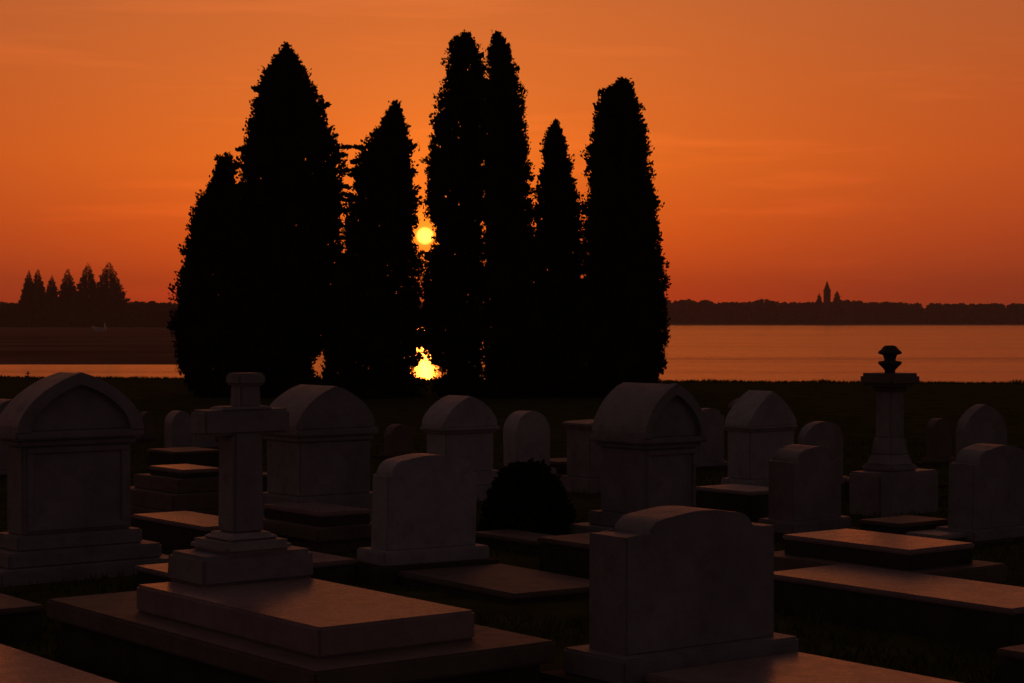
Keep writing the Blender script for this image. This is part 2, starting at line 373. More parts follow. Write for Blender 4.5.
# ======================================================= TOMBS WITH CURVED GABLES
def tomb(label, corner, zb, xr, xl, ycorn, ytop, mat, kind='pointed', over=.06, cor=.10, rim=False, steps=2, stepw=.09, name='chest_tomb', panel=False, cat='tomb', group=None, depth=None, roofx=1.0):
    m = Mon(name, corner[0], corner[1], zb, label, cat, group)
    x0, x1, y0, y1 = m.foot(corner[0], corner[1], zb, xr, xl)
    if depth: y1 = y0 + depth
    zc_ = m.z(x0, y0, ycorn); zt = m.z((x0 + x1) / 2, y0, ytop)
    bm = bmesh.new(); add_box(bm, x0, x1, y0, y1, zb - .004, zc_ - cor + .004, .012); body = m.part('body', bm, mat)
    if panel:
        ix = (x1 - x0) * .10; bm = bmesh.new()
        za, zb2 = zb + .06, zc_ - cor - .05
        # a raised frame of four strips round a plain panel
        add_box(bm, x0 + ix * .4, x1 - ix * .4, y0 - .018, y0 + .01, zb2, zb2 + .035, .004)
        add_box(bm, x0 + ix * .4, x1 - ix * .4, y0 - .018, y0 + .01, za - .035, za, .004)
        add_box(bm, x0 + ix * .4, x0 + ix, y0 - .016, y0 + .01, za + .002, zb2 - .002, .004)
        add_box(bm, x1 - ix, x1 - ix * .4, y0 - .016, y0 + .01, za + .002, zb2 - .002, .004)
        mesh_obj('panel_frame', bm, mat, body)
    bm = bmesh.new()
    add_box(bm, x0 - over * .4, x1 + over * .4, y0 - over * .4, y1 + over * .4, zc_ - cor, zc_ - cor * .55, .008)
    add_box(bm, x0 - over, x1 + over, y0 - over, y1 + over, zc_ - cor * .56, zc_, .012)
    m.part('cornice', bm, mat)
    rx0, rx1 = x0 - over * .8 * roofx, x1 + over * .8 * roofx
    arc = arch(rx0, rx1, zc_ - .003, zt, kind)
    bm = bmesh.new(); add_outline(bm, arc, y0 - over * .3, y1 + over * .6, .010)
    roof = m.part('gable_roof', bm, mat)
    if rim:
        xm = (rx0 + rx1) / 2; k = .80
        inner = [(xm + (x - xm) * k, zc_ + (z - zc_) * k) for x, z in arc]
        outr = [(xm + (x - xm) * 1.015, zc_ + (z - zc_) * 1.015) for x, z in arc]
        bm = bmesh.new(); add_ring(bm, outr, inner, y0 - over * .3 - .05, y0 - over * .3 + .01)
        mesh_obj('gable_rim', bm, mat, roof)
    # stepped base
    bm = bmesh.new(); z = zb; e = stepw * .5; hh = zb / steps if zb > .08 else .05
    for i in range(steps):
        top = zb - hh * i; bot = zb - hh * (i + 1) if i < steps - 1 else -.12
        ee = stepw * (i + .6)
        add_box(bm, x0 - ee, x1 + ee, y0 - ee, y1 + ee, bot - .004, top, .014)
    m.part('stepped_base', bm, mat)
    return m, (x0, x1, y0, y1)

tomb('big pale tomb at the left edge with pointed curved gable and framed panel', (22, 536), .30, 131, 6, 432, 373, ST[1], 'pointed', .07, .10, True, 3, .10, panel=True)
tomb('grey tomb with rounded gable and thin double cornice right behind the stone cross', (300, 497), .34, 371, 266, 430, 386, ST[1], 'pointed', .05, .10, False, 2, .10)
tomb('small pale domed tomb standing left of the round-topped headstone and the shrub', (446, 473), .28, 494, 426, 428, 396, ST[2], 'pointed', .05, .06, False, 2, .10)
tomb('large dark tomb with arched gable ridge in the middle behind the nearest headstone', (645, 516), .22, 697, 600, 438, 384, ST[1], 'pointed', .07, .09, True, 2, .12, panel=True)
tomb('tall narrow tomb with peaked gable top between the arched tomb and the urn pillar', (750, 480), .22, 795, 727, 427, 391, ST[2], 'gable', .03, .05, False, 2, .08)

# slabs lying before tombs
def ledger(label, corner, z, xr, xl, h=.11, mat=STTOP, lower=None, name='ledger_slab', cat='grave slab', lenu=None, lenv=None, group=None):
    m = Mon(name, corner[0], corner[1], z, label, cat, group)
    x0, x1, y0, y1 = m.foot(corner[0], corner[1], z, xr, xl)
    if lenu: y1 = y0 + lenu
    if lenv: x1 = x0 + lenv
    full = h; h = .035  # thin top plate; the sides below get a shade-dark tone
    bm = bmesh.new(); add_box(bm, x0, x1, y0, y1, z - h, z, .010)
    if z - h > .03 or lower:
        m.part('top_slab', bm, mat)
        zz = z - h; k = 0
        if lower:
            bm = bmesh.new(); add_box(bm, x0 + .01, x1 - .01, y0 + .01, y1 - .01, z - full, z - h + .003, .006); m.part('shaded_slab_body', bm, STFT); zz = z - full  # slab side split off in a dark colour that paints its shade
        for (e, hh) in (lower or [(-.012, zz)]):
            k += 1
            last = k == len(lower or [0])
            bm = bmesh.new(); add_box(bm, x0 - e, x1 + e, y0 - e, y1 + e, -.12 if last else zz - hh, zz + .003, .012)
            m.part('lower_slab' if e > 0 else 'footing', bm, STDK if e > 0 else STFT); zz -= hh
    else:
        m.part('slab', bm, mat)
        bm = bmesh.new(); add_box(bm, x0 + .04, x1 - .04, y0 + .04, y1 - .04, -.12, z - h + .003, .01); m.part('footing', bm, STFT)  # slab side below the thin top plate, dark tone paints its shade
    return m
# in front of the rounded-gable tomb: double slab, and the small slab nearer
ledger('double stacked ledger at the foot of the rounded-gable tomb right of the cross', (322, 513), .30, 372, 262, .11, STTOP, [(.10, .10), (.05, .1)], name='stacked_ledger')
ledger('low slab whose corner shows between the cross pedestal and the middle headstone', (314, 563), .16, 358, 215, .10, STTOP)
# left of the cross: slab behind shaft
ledger('pinkish flat slab behind the cross shaft, left of it', (205, 527), .22, 262, 131, .10, STTOP)
ledger('small low slab peeping out left of the cross pedestal', (172, 574), .14, 300, 133, .10, STTOP)
# stepped slabs far left centre
ledger('three-tier stack of curved-edge slabs between the left tomb and the cross', (183, 470), .45, 222, 148, .08, STTOP, [(.10, .12), (.22, .14), (.30, .1)], name='stepped_grave', cat='grave')
ledger('thin far slab just behind the three-tier grave on the left', (175, 452), .28, 222, 146, .08, STDK)
# at left edge
ledger('flat slab at the left edge in front of the big pale tomb', (-6, 610), .20, 45, -150, .10, STDK)
ledger('reddish flat slab filling the bottom left corner', (-60, 716), .20, None, -320, .11, STTOP, lenv=.0) if False else None
def slab_edge(label, pA, pB, z, width, h, mat, side, name='ledger_slab', cat='grave slab'):
    """slab given by one long edge running along u between two pixels; side=+1 puts the slab to local +x of that edge"""
    a = P(pA[0], pA[1], z); b = P(pB[0], pB[1], z)
    m = Mon(name, pB[0], pB[1], z, label, cat)
    ln = (a - b).dot(m.u)
    x0, x1 = (0, width) if side > 0 else (-width, 0)
    h = .035
    bm = bmesh.new(); add_box(bm, x0, x1, 0, ln, z - h, z, .010); m.part('slab', bm, mat)
    bm = bmesh.new(); add_box(bm, x0 + .012, x1 - .012, .012, ln - .012, -.12, z - h + .003, .01); m.part('footing', bm, STFT)  # shade of the slab side is put into this darker block
    return m
slab_edge('reddish flat slab filling the bottom left corner of the view', (-60, 626), (150, 692), .20, 1.0, .11, STTOP, -1)
# right half
slab_edge('long narrow reddish slab running out at the right edge', (776, 571), (1012, 609), .24, .74, .10, STTOP, 1)
ledger('bright flat-topped slab on a lower step right of the nearest headstone', (910, 550), .36, 976, 782, .13, STTOP, [(.14, .12), (.06, .1)], name='stacked_ledger')
ledger('dark slab corner at the lower right edge beside the grass', (1090, 664), .20, 1150, 996, .10, STDK)
ledger('slab behind the nearest headstone, left of it', (640, 552), .26, 700, 536, .12, STDK)
ledger('narrow pale slab top between the arched tomb and the peaked tomb', (750, 492), .30, 790, 694, .16, ST[0])
ledger('flat dark slab behind the middle headstone under the shrub', (560, 545), .10, 600, 470, .08, STDK)
ledger('low slab at the foot of the urn pillar', (900, 524), .16, 952, 858, .09, STDK)

# ======================================================= URN PILLAR
pp = Mon('urn_pillar', 880, 500, .10, 'stone pillar carrying a wide flat cap and a dark lidded urn against the water', 'pillar')
x0, x1, y0, y1 = pp.foot(880, 500, .16, 940, 848)
bm = bmesh.new(); add_box(bm, x0, x1, y0, y1, -.1, pp.z(x0, y0, 474), .02); pp.part('base_block', bm, ST[1])
xc, yc = (x0 + x1) / 2, (y0 + y1) / 2
pc = pp.O + pp.v * xc + pp.u * yc
k = pc.y / F                               # metres per pixel there
# move centre so that it falls on column 890
sh = (890 - (CX + pc.x / pc.y * F)) * k
zb_ = pp.z(x0, y0, 474)
zcap0 = ZP(pc, 386); zcap1 = ZP(pc, 373); ztop = ZP(pc, 345)
cxl = xc + sh * math.cos(TH); cyl = yc - sh * math.sin(TH)
bm = bmesh.new(); zf1 = ZP(pc, 437)
steps_ = [(24, 0), (23, .18), (18, .45), (14, .75), (12, 1.0)]
add_box(bm, cxl - 20 * k, cxl + 20 * k, cyl - 20 * k, cyl + 20 * k, zb_ - .004, zb_ + .06, .02)
add_box(bm, cxl - 17 * k, cxl + 17 * k, cyl - 17 * k, cyl + 17 * k, zb_ + .055, zb_ + .5 * (zf1 - zb_), .01, 2, .22)
add_box(bm, cxl - 13.4 * k, cxl + 13.4 * k, cyl - 13.4 * k, cyl + 13.4 * k, zb_ + .495 * (zf1 - zb_), zf1, .01, 2, .16)
pp.part('plinth', bm, ST[1])
pp.box('shaft', cxl - 10.5 * k, cxl + 10.5 * k, cyl - 10.5 * k, cyl + 10.5 * k, zf1 - .005, zcap0 + .005, ST[1], .012, .06)
bm = bmesh.new(); add_box(bm, cxl - 12.5 * k, cxl + 12.5 * k, cyl - 12.5 * k, cyl + 12.5 * k, zcap0 - .05, zcap0 + .01, .01)
add_box(bm, cxl - 22 * k, cxl + 22 * k, cyl - 22 * k, cyl + 22 * k, zcap0, zcap1, .03)
pp.part('cap_slab', bm, STDK)  # cap darkened with the urn toward a backlit silhouette
hh = ztop - zcap1
prof = [(5.2, 0), (5.4, .10), (5.9, .14), (8.6, .24), (11.6, .34), (12.0, .39), (11.5, .43), (7.4, .45), (5.6, .47), (6.4, .58), (7.2, .66), (11.4, .70), (12.2, .74), (11.0, .80), (8.2, .88), (7.0, .95), (4.5, 1.0)]
bm = bmesh.new(); add_lathe(bm, [(r * k * .98, zcap1 - .004 + z * hh) for r, z in prof], cxl, cyl); pp.part('urn', bm, STDARK, smooth=True)

# ======================================================= FAINT STONES FARTHER BACK
headstone('headstone_grave', 'pale round-topped headstone between the small domed tomb and the arched tomb', (517, 470), .14, 550, 503, 434, 411, ST[2], base=.05, basez=.06, outline='round')
tomb('flat box tomb half hidden left of the arched tomb', (590, 478), .16, 640, 566, 424, 421, ST[1], 'low', .04, .06, False, 1, .08, name='box_tomb')
headstone('headstone_grave', 'faint round headstone seen behind the three-tier grave at left', (172, 452), .10, 192, 163, 426, 411, ST[1], base=.04, basez=.04, outline='round')
headstone('headstone_grave', 'low square-shouldered headstone left of the cross near the far tombs', (196, 444), .10, 216, 190, 417, 413, ST[1], base=.04, basez=.04)
headstone('headstone_grave', 'pale round-topped headstone directly behind the dark broad headstone', (806, 480), .12, 845, 798, 440, 422, ST[1], base=.05, basez=.05, outline='round')
headstone('headstone_grave', 'tall tapering round-topped stone rising behind the right-edge headstone', (966, 478), .12, 1006, 956, 432, 404, ST[1], base=.05, basez=.05, outline='pointed')
headstone('headstone_grave', 'faint square headstone just right of the arched tomb', (698, 462), .10, 724, 690, 416, 408, ST[1], base=.05, basez=.04)
headstone('headstone_grave', 'far low rounded headstone left of the small domed tomb', (392, 452), .10, 414, 384, 436, 424, STDK, base=.04, basez=.04, outline='round')
tomb('far low tomb with curved top left of the urn pillar', (742, 436), .10, 764, 730, 408, 398, STDK, 'pointed', .04, .05, False, 1, .06)
headstone('headstone_grave', 'far rounded headstone just right of the urn pillar shaft', (934, 458), .10, 952, 926, 430, 418, STDK, base=.04, basez=.04, outline='round')
headstone('headstone_grave', 'far dark headstone at the left edge behind the big tomb', (-2, 470), .10, 30, -14, 412, 400, ST[1], base=.04, basez=.04, outline='round')
headstone('headstone_grave', 'far small headstone between the left tomb and the cross, by the bank', (142, 436), .08, 154, 137, 420, 412, STDK, base=.03, basez=.03, outline='round')
ledger('far thin slab right of the three-tier grave, beyond the cross', (245, 476), .18, 282, 222, .08, STDK)
ledger('far slab with pale top left of the urn pillar base', (868, 480), .24, 900, 842, .12, ST[0])
ledger('pale low slab between the urn pillar and the right-edge headstone', (940, 536), .10, 985, 905, .08, ST[0])
ledger('far flat slab between the round headstone and the arched tomb', (560, 462), .16, 606, 532, .08, STDK)

rl = random.Random(5)
for o in [o for o in C.objects if o.name.startswith('headstone_grave')]:
    far = o.location.y > 11
    k = .022 if far else .006
    o.rotation_euler[0] = rl.uniform(-k, k); o.rotation_euler[1] = rl.uniform(-k, k); o.rotation_euler[2] += rl.uniform(-.05, .05) if far else 0

# ======================================================= FOLIAGE
def leafcloud(profile, Y, n, leaf, rnd, depthk=1.0, up=.6, inner=.12, lump=.18, boughs=()):
    """profile: (row, left col, right col) of the crown's outline at distance Y -> verts, faces"""
    rows = []
    for (py, xl, xr) in profile:
        a = AT(xl, py, Y); b = AT(xr, py, Y); rows.append((a.z, (a.x + b.x) / 2, (b.x - a.x) / 2))
    rows.sort()
    def at(z):
        for (z0, c0, r0), (z1, c1, r1) in zip(rows, rows[1:]):
            if z0 <= z <= z1:
                t = (z - z0) / max(1e-6, z1 - z0); return c0 + (c1 - c0) * t, r0 + (r1 - r0) * t
        return rows[-1][1], rows[-1][2]
    z0, z1 = rows[0][0], rows[-1][0]; rmax = max(r for _, _, r in rows)
    vs, fs = [], []; ox = rnd.random() * 50
    def leafq(q, th, s):
        d = Vector((math.cos(th) * rnd.uniform(.1, .9), math.sin(th) * rnd.uniform(.1, .9), up + rnd.uniform(-.3, .5))) + Vector((rnd.gauss(0, .3), rnd.gauss(0, .3), rnd.gauss(0, .2)))
        d.normalize(); side = d.cross(Vector((rnd.gauss(0, 1), rnd.gauss(0, 1), rnd.gauss(0, 1)))).normalized()
        wv = s * rnd.uniform(.22, .42); b = len(vs); nrm = d.cross(side) * s * .12
        vs.extend([tuple(q - d * s * .4), tuple(q + side * wv + d * s * .05 + nrm), tuple(q + d * s * .6), tuple(q - side * wv * .9 + d * s * .12 + nrm)])
        fs.append((b, b + 1, b + 2, b + 3))
    def reach_of(r, th, z):
        a1, a2 = math.cos(th), math.sin(th)
        nz = noise.noise(Vector((a1 * 1.6 + ox, a2 * 1.6, z * 1.2)))
        nz2 = noise.noise(Vector((a1 * 3.2 + ox, a2 * 3.2 + 9, z * 3.2)))
        nz3 = noise.noise(Vector((a1 * 7 + ox, a2 * 7 + 4, z * 8)))
        q_ = min(1, r / .55)
        return max(.03, (r - .03) * (1 + lump * .5 * nz) + q_ * (.17 * nz2 + .10 * nz3))
    # inner boughs: large sprays that close the core
    k = 0
    while k < n * .28:
        z = rnd.uniform(z0, z1 - .22); cx, r = at(z)
        if rnd.random() > (r + .1) / (rmax + .1): continue
        th = rnd.uniform(0, 6.283); f = rnd.random() ** .45 * max(0, reach_of(r, th, z) - .09)
        leafq(Vector((cx + f * math.cos(th), Y + f * math.sin(th) * depthk, z)), th, leaf * rnd.uniform(1.3, 2.2)); k += 1
    # outer sprays gathered in tufts of different reach
    per = 26; k = 0
    while k < n * 1.5:
        z = rnd.uniform(z0, z1 - .07); cx, r = at(z)
        if rnd.random() > (r + .12) / (rmax + .12): continue
        th = rnd.uniform(0, 6.283)
        reach = max(.02, reach_of(r, th, z) + max(-.10, min(.09, rnd.gauss(-.015, .045))) * min(1, r / .4))
        cr = leaf * rnd.uniform(.5, 1.05) * min(1, .35 + r / .6)
        c = Vector((cx + reach * math.cos(th), Y + reach * math.sin(th) * depthk, z))
        for j in range(per):
            o_ = Vector((rnd.gauss(0, 1), rnd.gauss(0, 1), rnd.gauss(0, 1))).normalized() * rnd.random() ** .6 * cr
            q = c + Vector((o_.x, o_.y, o_.z * 1.3)) - Vector((math.cos(th), math.sin(th), 0)) * abs(rnd.gauss(0, .08))
            leafq(q, th, leaf * rnd.uniform(.38, .8)); k += 1
    # boughs that stand out sideways past the crown
    for (bx0, by0, bx1, by1) in boughs:
        A = AT(bx0, by0, Y); B = AT(bx1, by1, Y)
        for i in range(120):
            t = rnd.random(); q = A + (B - A) * t + Vector((rnd.gauss(0, .03), rnd.gauss(0, .08), rnd.gauss(0, .028) * (1.4 - t)))
            leafq(q, 0 if B.x > A.x else math.pi, leaf * rnd.uniform(.5, .9))
    return vs, fs, rows
def trunk_mesh(x, y, z0, z1, r0, r1, rnd, limbs=8, crown_r=.8):
    vs, fs = [], []; seg = 8
    def tube(pts):
        base = len(vs)
        for (p, r) in pts:
            for k in range(seg): vs.append((p.x + r * math.cos(2 * math.pi * k / seg), p.y + r * math.sin(2 * math.pi * k / seg), p.z))
        for i in range(len(pts) - 1):
            for k in range(seg):
                a = base + i * seg + k; b = base + i * seg + (k + 1) % seg; fs.append((a, b, b + seg, a + seg))
    n = 10
    tube([(Vector((x + .05 * math.sin(i), y + .05 * math.cos(i * 1.7), z0 + (z1 - z0) * i / n)), r0 + (r1 - r0) * i / n) for i in range(n + 1)])
    for i in range(limbs):
        z = z0 + (z1 - z0) * (.12 + .75 * i / limbs); a = rnd.uniform(0, 6.28); ln = crown_r * .8
        tube([(Vector((x + math.cos(a) * ln * t * .6, y + math.sin(a) * ln * t * .6, z + ln * t * 1.1)), r0 * .25 * (1 - t * .8)) for t in (0, .35, .7, 1)])
    return vs, fs
def cypress(label, profile, Y, n, leaf=.13, name='cypress_tree', cat='tree', group=None, up=.7, lump=.18, inner=.14, boughs=()):
    rnd = random.Random(hash(label) % 1 + int(Y * 100) + n)
    vs, fs, rows = leafcloud(profile, Y, n, leaf, rnd, up=up, lump=lump, inner=inner, boughs=boughs)
    zg = 0.0 if Y < 57 else -1
    x = rows[0][1]
    root = bpy.data.objects.new(name, None); C.objects.link(root); root.location = (x, Y, zg)
    tag(root, label, cat, group)
    sh = lambda v: (v[0] - x, v[1] - Y, v[2] - zg)
    raw_obj('crown', [sh(v) for v in vs], fs, M_LEAF, root)
    tv, tf = trunk_mesh(x, Y, zg - .1, rows[-1][0] * .82, .16, .03, rnd, 10, max(r for _, _, r in rows))
    # trunk leans with the crown
    top = rows[-1]
    tv = [(v[0] + (top[1] - x) * max(0, v[2]) / top[0], v[1], v[2]) for v in tv]
    raw_obj('trunk', [sh(v) for v in tv], tf, M_BARK, root, True)
    return root, rows
GC = 'tall cypresses standing before the setting sun'
cypress('shortest and leftmost cypress of the tall clump, leaning into its big neighbour',
        [(151, 221, 223), (157, 216, 232), (175, 213, 237), (190, 205, 241), (215, 192, 246), (245, 184, 252), (290, 177, 256), (335, 174, 256), (365, 178, 254), (388, 190, 254), (402, 200, 256)], 44.5, 17000, group=GC)
cypress('biggest broad dark cypress with ragged side branches, second from left in the clump',
        [(42, 286, 288), (50, 279, 294), (60, 272, 299), (75, 262, 307), (100, 255, 318), (130, 246, 332), (165, 243, 338), (200, 240, 340), (250, 236, 342), (300, 232, 342), (340, 230, 332), (360, 228, 309), (385, 226, 318), (402, 230, 322)], 45.2, 34000, .14, group=GC, lump=.22, up=.5,
        boughs=[(330, 148, 351, 147), (332, 158, 346, 155), (336, 172, 352, 170), (334, 184, 350, 188), (330, 196, 348, 201), (250, 148, 238, 150), (246, 168, 234, 165), (262, 92, 253, 88), (320, 108, 328, 105)])
cypress('cypress with a narrow pointed tip immediately left of the sun disc',
        [(99, 394, 398), (112, 386, 404), (130, 375, 409), (150, 362, 412), (185, 352, 417), (215, 346, 419), (228, 344, 415), (242, 342, 415), (250, 342, 419), (275, 336, 421), (320, 326, 422), (345, 322, 424), (358, 325, 418), (374, 322, 409), (380, 318, 420), (402, 318, 424)], 44.8, 23000, group=GC, up=.45,
        boughs=[(366, 149, 355, 147), (362, 160, 352, 163), (358, 171, 350, 176), (352, 196, 343, 194), (348, 212, 340, 210), (414, 262, 421, 266)])
cypress('tallest slim cypress immediately right of the sun, left one of the close pair',
        [(30, 463, 467), (36, 456, 474), (45, 449, 479), (60, 446, 484), (90, 441, 488), (120, 435, 489), (150, 430, 488), (185, 425, 487), (215, 426, 486), (229, 434, 486), (243, 436, 486), (256, 426, 486), (290, 420, 486), (330, 420, 484), (345, 419, 484), (356, 425, 484), (367, 438, 484), (375, 449, 486), (380, 432, 488), (402, 430, 488)], 45.6, 23000, .12, group=GC)
cypress('tall slim cypress with smooth rounded tip, right one of the close pair',
        [(30, 495, 499), (36, 491, 504), (47, 488, 510), (65, 486, 516), (95, 483, 524), (130, 482, 528), (165, 482, 530), (210, 482, 532), (260, 482, 536), (320, 482, 540), (370, 482, 540), (402, 484, 540)], 44.6, 23000, .12, group=GC)
cypress('lower pointed cypress standing between the close pair and the rightmost cypress',
        [(118, 554, 556), (124, 550, 560), (134, 545, 565), (155, 541, 571), (180, 537, 576), (210, 534, 581), (250, 532, 584), (300, 530, 588), (350, 530, 588), (380, 530, 590), (402, 532, 592)], 45.4, 16000, .12, group=GC)
cypress('broad full cypress at the right end of the clump beside the open water',
        [(76, 620, 624), (82, 614, 630), (92, 605, 636), (105, 597, 641), (130, 590, 645), (160, 587, 648), (200, 586, 656), (240, 583, 660), (280, 582, 665), (320, 580, 668), (350, 582, 665), (375, 584, 660), (388, 584, 650), (402, 586, 646)], 44.9, 30000, .13, group=GC)
# ragged side branches of the second tree
def twigs(label_root, pts):
    pass

def shrub(label, px, pyb, wpx, hpx, n, leaf):
    g0 = P(px, pyb, 0); k_ = g0.y / F
    rnd = random.Random(px); vs, fs = [], []
    for i in range(n):
        a = rnd.uniform(0, 6.283); e = math.asin(rnd.uniform(-.25, 1)); f = 1 - abs(rnd.gauss(0, .2))
        r = wpx * k_ / 2 * (1 + .30 * noise.noise(Vector((math.cos(a) * 1.7, math.sin(a) * 1.7, e * 2 + px))) + .16 * noise.noise(Vector((math.cos(a) * 5, math.sin(a) * 5, e * 5 + px)))) * f
        q = Vector((r * math.cos(a) * math.cos(e), r * math.sin(a) * math.cos(e), max(.01, hpx * k_ * (.2 + .8 * math.sin(e) * f * (1 + .22 * noise.noise(Vector((math.cos(a) * 3, math.sin(a) * 3, e * 4))))))))
        d = Vector((math.cos(a) + rnd.gauss(0, .5), math.sin(a) + rnd.gauss(0, .5), .7 + rnd.gauss(0, .4))).normalized()
        s = leaf * rnd.uniform(.6, 1.4); sd = d.cross(Vector((rnd.gauss(0, 1), rnd.gauss(0, 1), rnd.gauss(0, 1)))).normalized() * s * .3
        b = len(vs); vs += [tuple(q - d * s * .5), tuple(q + sd), tuple(q + d * s * .6), tuple(q - sd)]; fs.append((b, b + 1, b + 2, b + 3))
    root = bpy.data.objects.new('shrub', None); C.objects.link(root); root.location = g0
    tag(root, label, 'shrub')
    raw_obj('foliage', vs, fs, M_LEAF, root)
    tv, tf = trunk_mesh(0, 0, -.05, hpx * k_ * .6, .03, .01, rnd, 5, wpx * k_ * .3); raw_obj('stem', tv, tf, M_BARK, root)
shrub('round dark clipped shrub standing between the middle headstone and the arched tomb', 527, 536, 84, 72, 9000, .055)

# ======================================================= GROUND AND WATER
def gz(x, y):
    z = .03 * noise.noise(Vector((x * .15, y * .15, 0)))
    e = 57 - x * .15 + 1.2 * noise.noise(Vector((x * .12, 3, 0)))     # where the bank breaks
    if y > e: z -= min(2.2, (y - e) * .11 + (y - e) ** 2 * .004)
    if y > 40: z += .025 * noise.noise(Vector((x * 1.1, y * .6, 5)))
    if z < -2.0: z = -2.0
    return z
xs = [-1850, -1300, -800, -400, -200, -120, -80, -60, -45] + [-36 + i * .45 for i in range(161)] + [45, 60, 80, 120, 200, 400, 800, 1300, 1850]
ys = [-400, -300, -250, -150, -80, -40, -20, -8] + [i * .5 for i in range(0, 180)] + [92, 96, 110, 150, 300, 700, 1300, 1800]
vs = [(x, y, gz(x, y)) for y in ys for x in xs]; W_ = len(xs)
fs = [(j * W_ + i, j * W_ + i + 1, (j + 1) * W_ + i + 1, (j + 1) * W_ + i) for j in range(len(ys) - 1) for i in range(W_ - 1)]
tag(raw_obj('ground', vs, fs, M_GROUND, None, True), kind='structure')
WZ = -1.2
wv = [(x, y, WZ) for y in (62, 120, 400, 1200, 1790) for x in (-1840, -600, 0, 600, 1840)]
wf = [(j * 5 + i, j * 5 + i + 1, (j + 1) * 5 + i + 1, (j + 1) * 5 + i) for j in range(4) for i in range(4)]
tag(raw_obj('water', wv, wf, M_WATER), kind='structure')

def low_land(name, outline, ztop, m, base=-1.9, step=None):
    bm = bmesh.new()
    n = len(outline)
    a = [bm.verts.new((x, y, base)) for x, y in outline]
    cx = sum(p[0] for p in outline) / n; cy = sum(p[1] for p in outline) / n
    b = [bm.verts.new((x + (cx - x) * .006, y + (cy - y) * .006, WZ + .05)) for x, y in outline]
    c = [bm.verts.new((x + (cx - x) * .05, y + (cy - y) * .05, ztop)) for x, y in outline]
    for A, B in ((a, b), (b, c)):
        for i in range(n): bm.faces.new((A[i], A[(i + 1) % n], B[(i + 1) % n], B[i]))
    bm.faces.new(c)
    return tag(mesh_obj(name, bm, m, None), kind='structure')
def wob(pts, amp, per):
    o = []
    for (x0, y0), (x1, y1) in zip(pts, pts[1:] + pts[:1]):
        k = max(1, int(math.hypot(x1 - x0, y1 - y0) / per))
        for i in range(k):
            t = i / k; x = x0 + (x1 - x0) * t; y = y0 + (y1 - y0) * t
            o.append((x + amp * noise.noise(Vector((x * .05, y * .05, 1))), y + amp * .6 * noise.noise(Vector((x * .04, y * .04, 7)))))
    return o
low_land('field', wob([(-420, 124), (-60, 126), (-18, 129), (-18, 150), (-36, 300), (-62, 520), (-110, 960), (-900, 1000), (-700, 300)], 3, 12), -1.02, M_FIELD)
low_land('far_shore', wob([(-1500, 1480), (-300, 1440), (300, 1430), (800, 1440), (1600, 1500), (1600, 1720), (-1500, 1720)], 12, 60), -.2, M_FIELD)

# grass in the cemetery
rnd = random.Random(3); vs, fs = [], []
for i in range(9000):                          # the ragged edge of the bank
    x = rnd.uniform(-20, 20); y = 57 - x * .15 + 1.2 * noise.noise(Vector((x * .12, 3, 0))) - abs(rnd.gauss(0, .5))
    h = rnd.uniform(.03, .09) * (1 + 1.6 * max(0, noise.noise(Vector((x * 1.3, 4, 8))))); a = rnd.uniform(0, 6.28); wd = .02
    z = gz(x, y) - .01; lx, ly = rnd.gauss(0, .3) * h, rnd.gauss(0, .3) * h; b = len(vs); ca, sa = math.cos(a) * wd, math.sin(a) * wd
    vs += [(x - ca, y - sa, z), (x + ca, y + sa, z), (x + lx, y + ly, z + h)]; fs.append((b, b + 1, b + 2))
for i in range(80000):
    y = 4.5 + 24 * rnd.random() ** 1.5; x = rnd.uniform(-.30, .30) * (y + 1)
    if noise.noise(Vector((x * .9, y * .9, 2))) < -.22: continue
    h = rnd.uniform(.025, .075) * (1 + .5 * noise.noise(Vector((x * 2, y * 2, 8)))); a = rnd.uniform(0, 6.28); wd = rnd.uniform(.003, .006) * (1 + y / 20)
    z = gz(x, y) - .005; lx, ly = rnd.gauss(0, .4) * h, rnd.gauss(0, .4) * h
    b = len(vs); ca, sa = math.cos(a) * wd, math.sin(a) * wd
    vs += [(x - ca, y - sa, z), (x + ca, y + sa, z), (x + lx, y + ly, z + h)]; fs.append((b, b + 1, b + 2))
tag(raw_obj('grass', vs, fs, M_GRASS), 'short dark grass growing between the graves', 'grass', kind='stuff')

# ======================================================= FAR SHORES
def wood(name, label, trees, leaf, per):
    rnd = random.Random(11); vs, fs = [], []
    for (x, y, z, h, r) in trees:
        for i in range(per):
            a = rnd.uniform(0, 6.283); t = rnd.random(); rr = r * math.sqrt(max(0, 1 - (2 * t - .7) ** 2 / 1.7)) * rnd.uniform(.5, 1.05)
            q = Vector((x + rr * math.cos(a), y + rr * math.sin(a), z + t * h))
            s = leaf * rnd.uniform(.6, 1.3)
            d = Vector((rnd.gauss(0, 1), rnd.gauss(0, 1), abs(rnd.gauss(0, 1)))).normalized(); sd = d.cross(Vector((rnd.gauss(0, 1), rnd.gauss(0, 1), rnd.gauss(0, 1)))).normalized() * s * .5
            b = len(vs); vs += [tuple(q - d * s * .6), tuple(q + sd), tuple(q + d * s * .6), tuple(q - sd)]; fs.append((b, b + 1, b + 2, b + 3))
    return tag(raw_obj(name, vs, fs, M_WOOD), label, 'wood', kind='stuff')
rnd = random.Random(21)
tr = []
